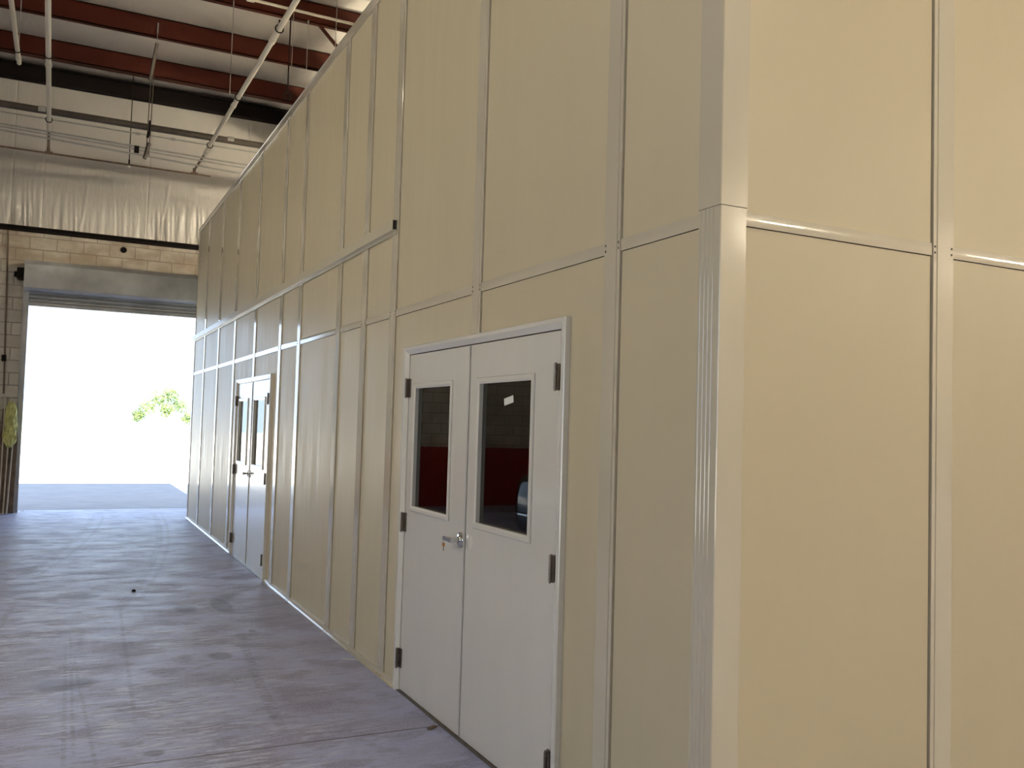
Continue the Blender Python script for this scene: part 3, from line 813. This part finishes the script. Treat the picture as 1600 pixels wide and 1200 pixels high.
# stations along -x from the nose: (x, half width, z bottom, z belt, z top, half width top)
STN = [(0, .62, .34, .62, .74, .56), (-.04, .74, .26, .74, .92, .66), (-.16, .84, .21, .80, 1.02, .76), (-.7, .90, .19, .84, 1.07, .80), (-1.30, .91, .19, .88, 1.12, .80),
       (-1.75, .91, .19, .90, 1.30, .68), (-2.15, .91, .19, .92, 1.47, .62), (-2.9, .91, .19, .93, 1.50, .62), (-3.5, .91, .20, .94, 1.42, .62), (-3.95, .89, .22, .95, 1.12, .70), (-4.25, .84, .28, .92, 1.00, .70), (-4.38, .72, .36, .82, .90, .62)]
bm = bmesh.new(); rr = []
for x, hw, zb, zm, zt, ht in STN:
    half = [(hw*.80, zb), (hw*.97, zb+.08), (hw, (zb+zm)/2), (hw*.97, zm), (ht+.02, zt-.03), (ht*.85, zt), (ht*.4, zt+.02)]
    pts = half+[(-a_, b_) for a_, b_ in half[::-1]]
    rr.append([bm.verts.new((x, a_, b_)) for a_, b_ in pts])
for A, Bq in zip(rr, rr[1:]):
    for i in range(len(A)): bm.faces.new((A[i], A[(i+1) % len(A)], Bq[(i+1) % len(A)], Bq[i]))
bm.faces.new(rr[0][::-1]); bm.faces.new(rr[-1])
q = MB(); q.bm.free(); q.bm = bm
q.done('car_body', 'carbody', car, smooth=True)
m = MB()
m.bm.faces.new([m.bm.verts.new(p) for p in [(-1.30, .72, 1.15), (-1.30, -.72, 1.15), (-2.06, -.56, 1.475), (-2.06, .56, 1.475)]])
m.done('windshield', 'carglass', car)
for sy in (-1, 1):
    m = MB(); m.bm.faces.new([m.bm.verts.new(p) for p in [(-1.75, sy*.90, .93), (-3.75, sy*.89, .97), (-3.5, sy*.665, 1.36), (-2.2, sy*.665, 1.40)]])
    m.done('side_window', 'carglass', car)
    B(-.17, -.05, sy*.60-.11, sy*.60+.11, .56, .66).done('headlight', 'chrome', car, bevel=.02)
    for wx in (-.85, -3.5):
        w = MB().lathe([(0, -.10), (.20, -.10), (.30, -.09), (.32, -.05), (.32, .05), (.30, .09), (.20, .10), (0, .10)], (wx, sy*.83, .32), (0, 1, 0), 24).done('wheel', 'tyre', car, smooth=True)
        MB().lathe([(0, .115), (.19, .11), (.20, .10)], (wx, sy*.83, .32), (0, sy, 0), 20).done('wheel_rim', 'chrome', w, smooth=True)
m = MB(); m.tube([(-.42, -.86, .52), (-.12, -.74, .50), (.015, -.50, .48), (.02, .50, .48), (-.12, .74, .50), (-.42, .86, .52)], .03, 8)
m.done('bumper_trim', 'chrome', car, smooth=True)
m = MB(); m.tube([(.02, -.52, .44), (.02, -.55, .72), (-.05, -.66, .95), (-.18, -.76, 1.03), (-.7, -.80, 1.08), (-1.3, -.80, 1.13), (-2.1, -.64, 1.49)], .014, 6)
m.done('body_edge_trim', 'chrome', car, smooth=True)

# ================================================================== WORLD / SUN
W = bpy.data.worlds.new('world'); S.world = W; W.use_nodes = True
bg = W.node_tree.nodes['Background']; bg.inputs[0].default_value = (.60, .77, 1.0, 1); bg.inputs[1].default_value = 1.9
sl = bpy.data.lights.new('sun', 'SUN'); sl.energy = 14; sl.angle = math.radians(.6); sl.color = (1, .95, .85)
so = bpy.data.objects.new('sun', sl); COL.objects.link(so)
sd = Vector((.06, .70, -.80)); so.rotation_euler = sd.to_track_quat('-Z', 'Y').to_euler()

# ================================================================== CAMERA
cam = bpy.data.cameras.new('camera'); co = bpy.data.objects.new('camera', cam); COL.objects.link(co)
f, yaw, pit, rol = 1418.909, math.radians(26.405), math.radians(2.746), math.radians(1.663)
F = Vector((math.sin(yaw)*math.cos(pit), math.cos(yaw)*math.cos(pit), math.sin(pit)))
R = Vector((math.cos(yaw), -math.sin(yaw), 0)); U = R.cross(F)
R2 = R*math.cos(rol)+U*math.sin(rol); U2 = U*math.cos(rol)-R*math.sin(rol)
Mx = Matrix(((R2.x, U2.x, -F.x, -2.004), (R2.y, U2.y, -F.y, -2.457), (R2.z, U2.z, -F.z, 1.677), (0, 0, 0, 1)))
co.matrix_world = Mx
cam.sensor_width = 36; cam.lens = f/1600*36; cam.clip_start = .05; cam.clip_end = 500
S.camera = co
S.view_settings.view_transform = 'Standard'; S.view_settings.look = 'None'; S.view_settings.gamma = 1
S.view_settings.use_curve_mapping = False
S.view_settings.exposure = 0.54
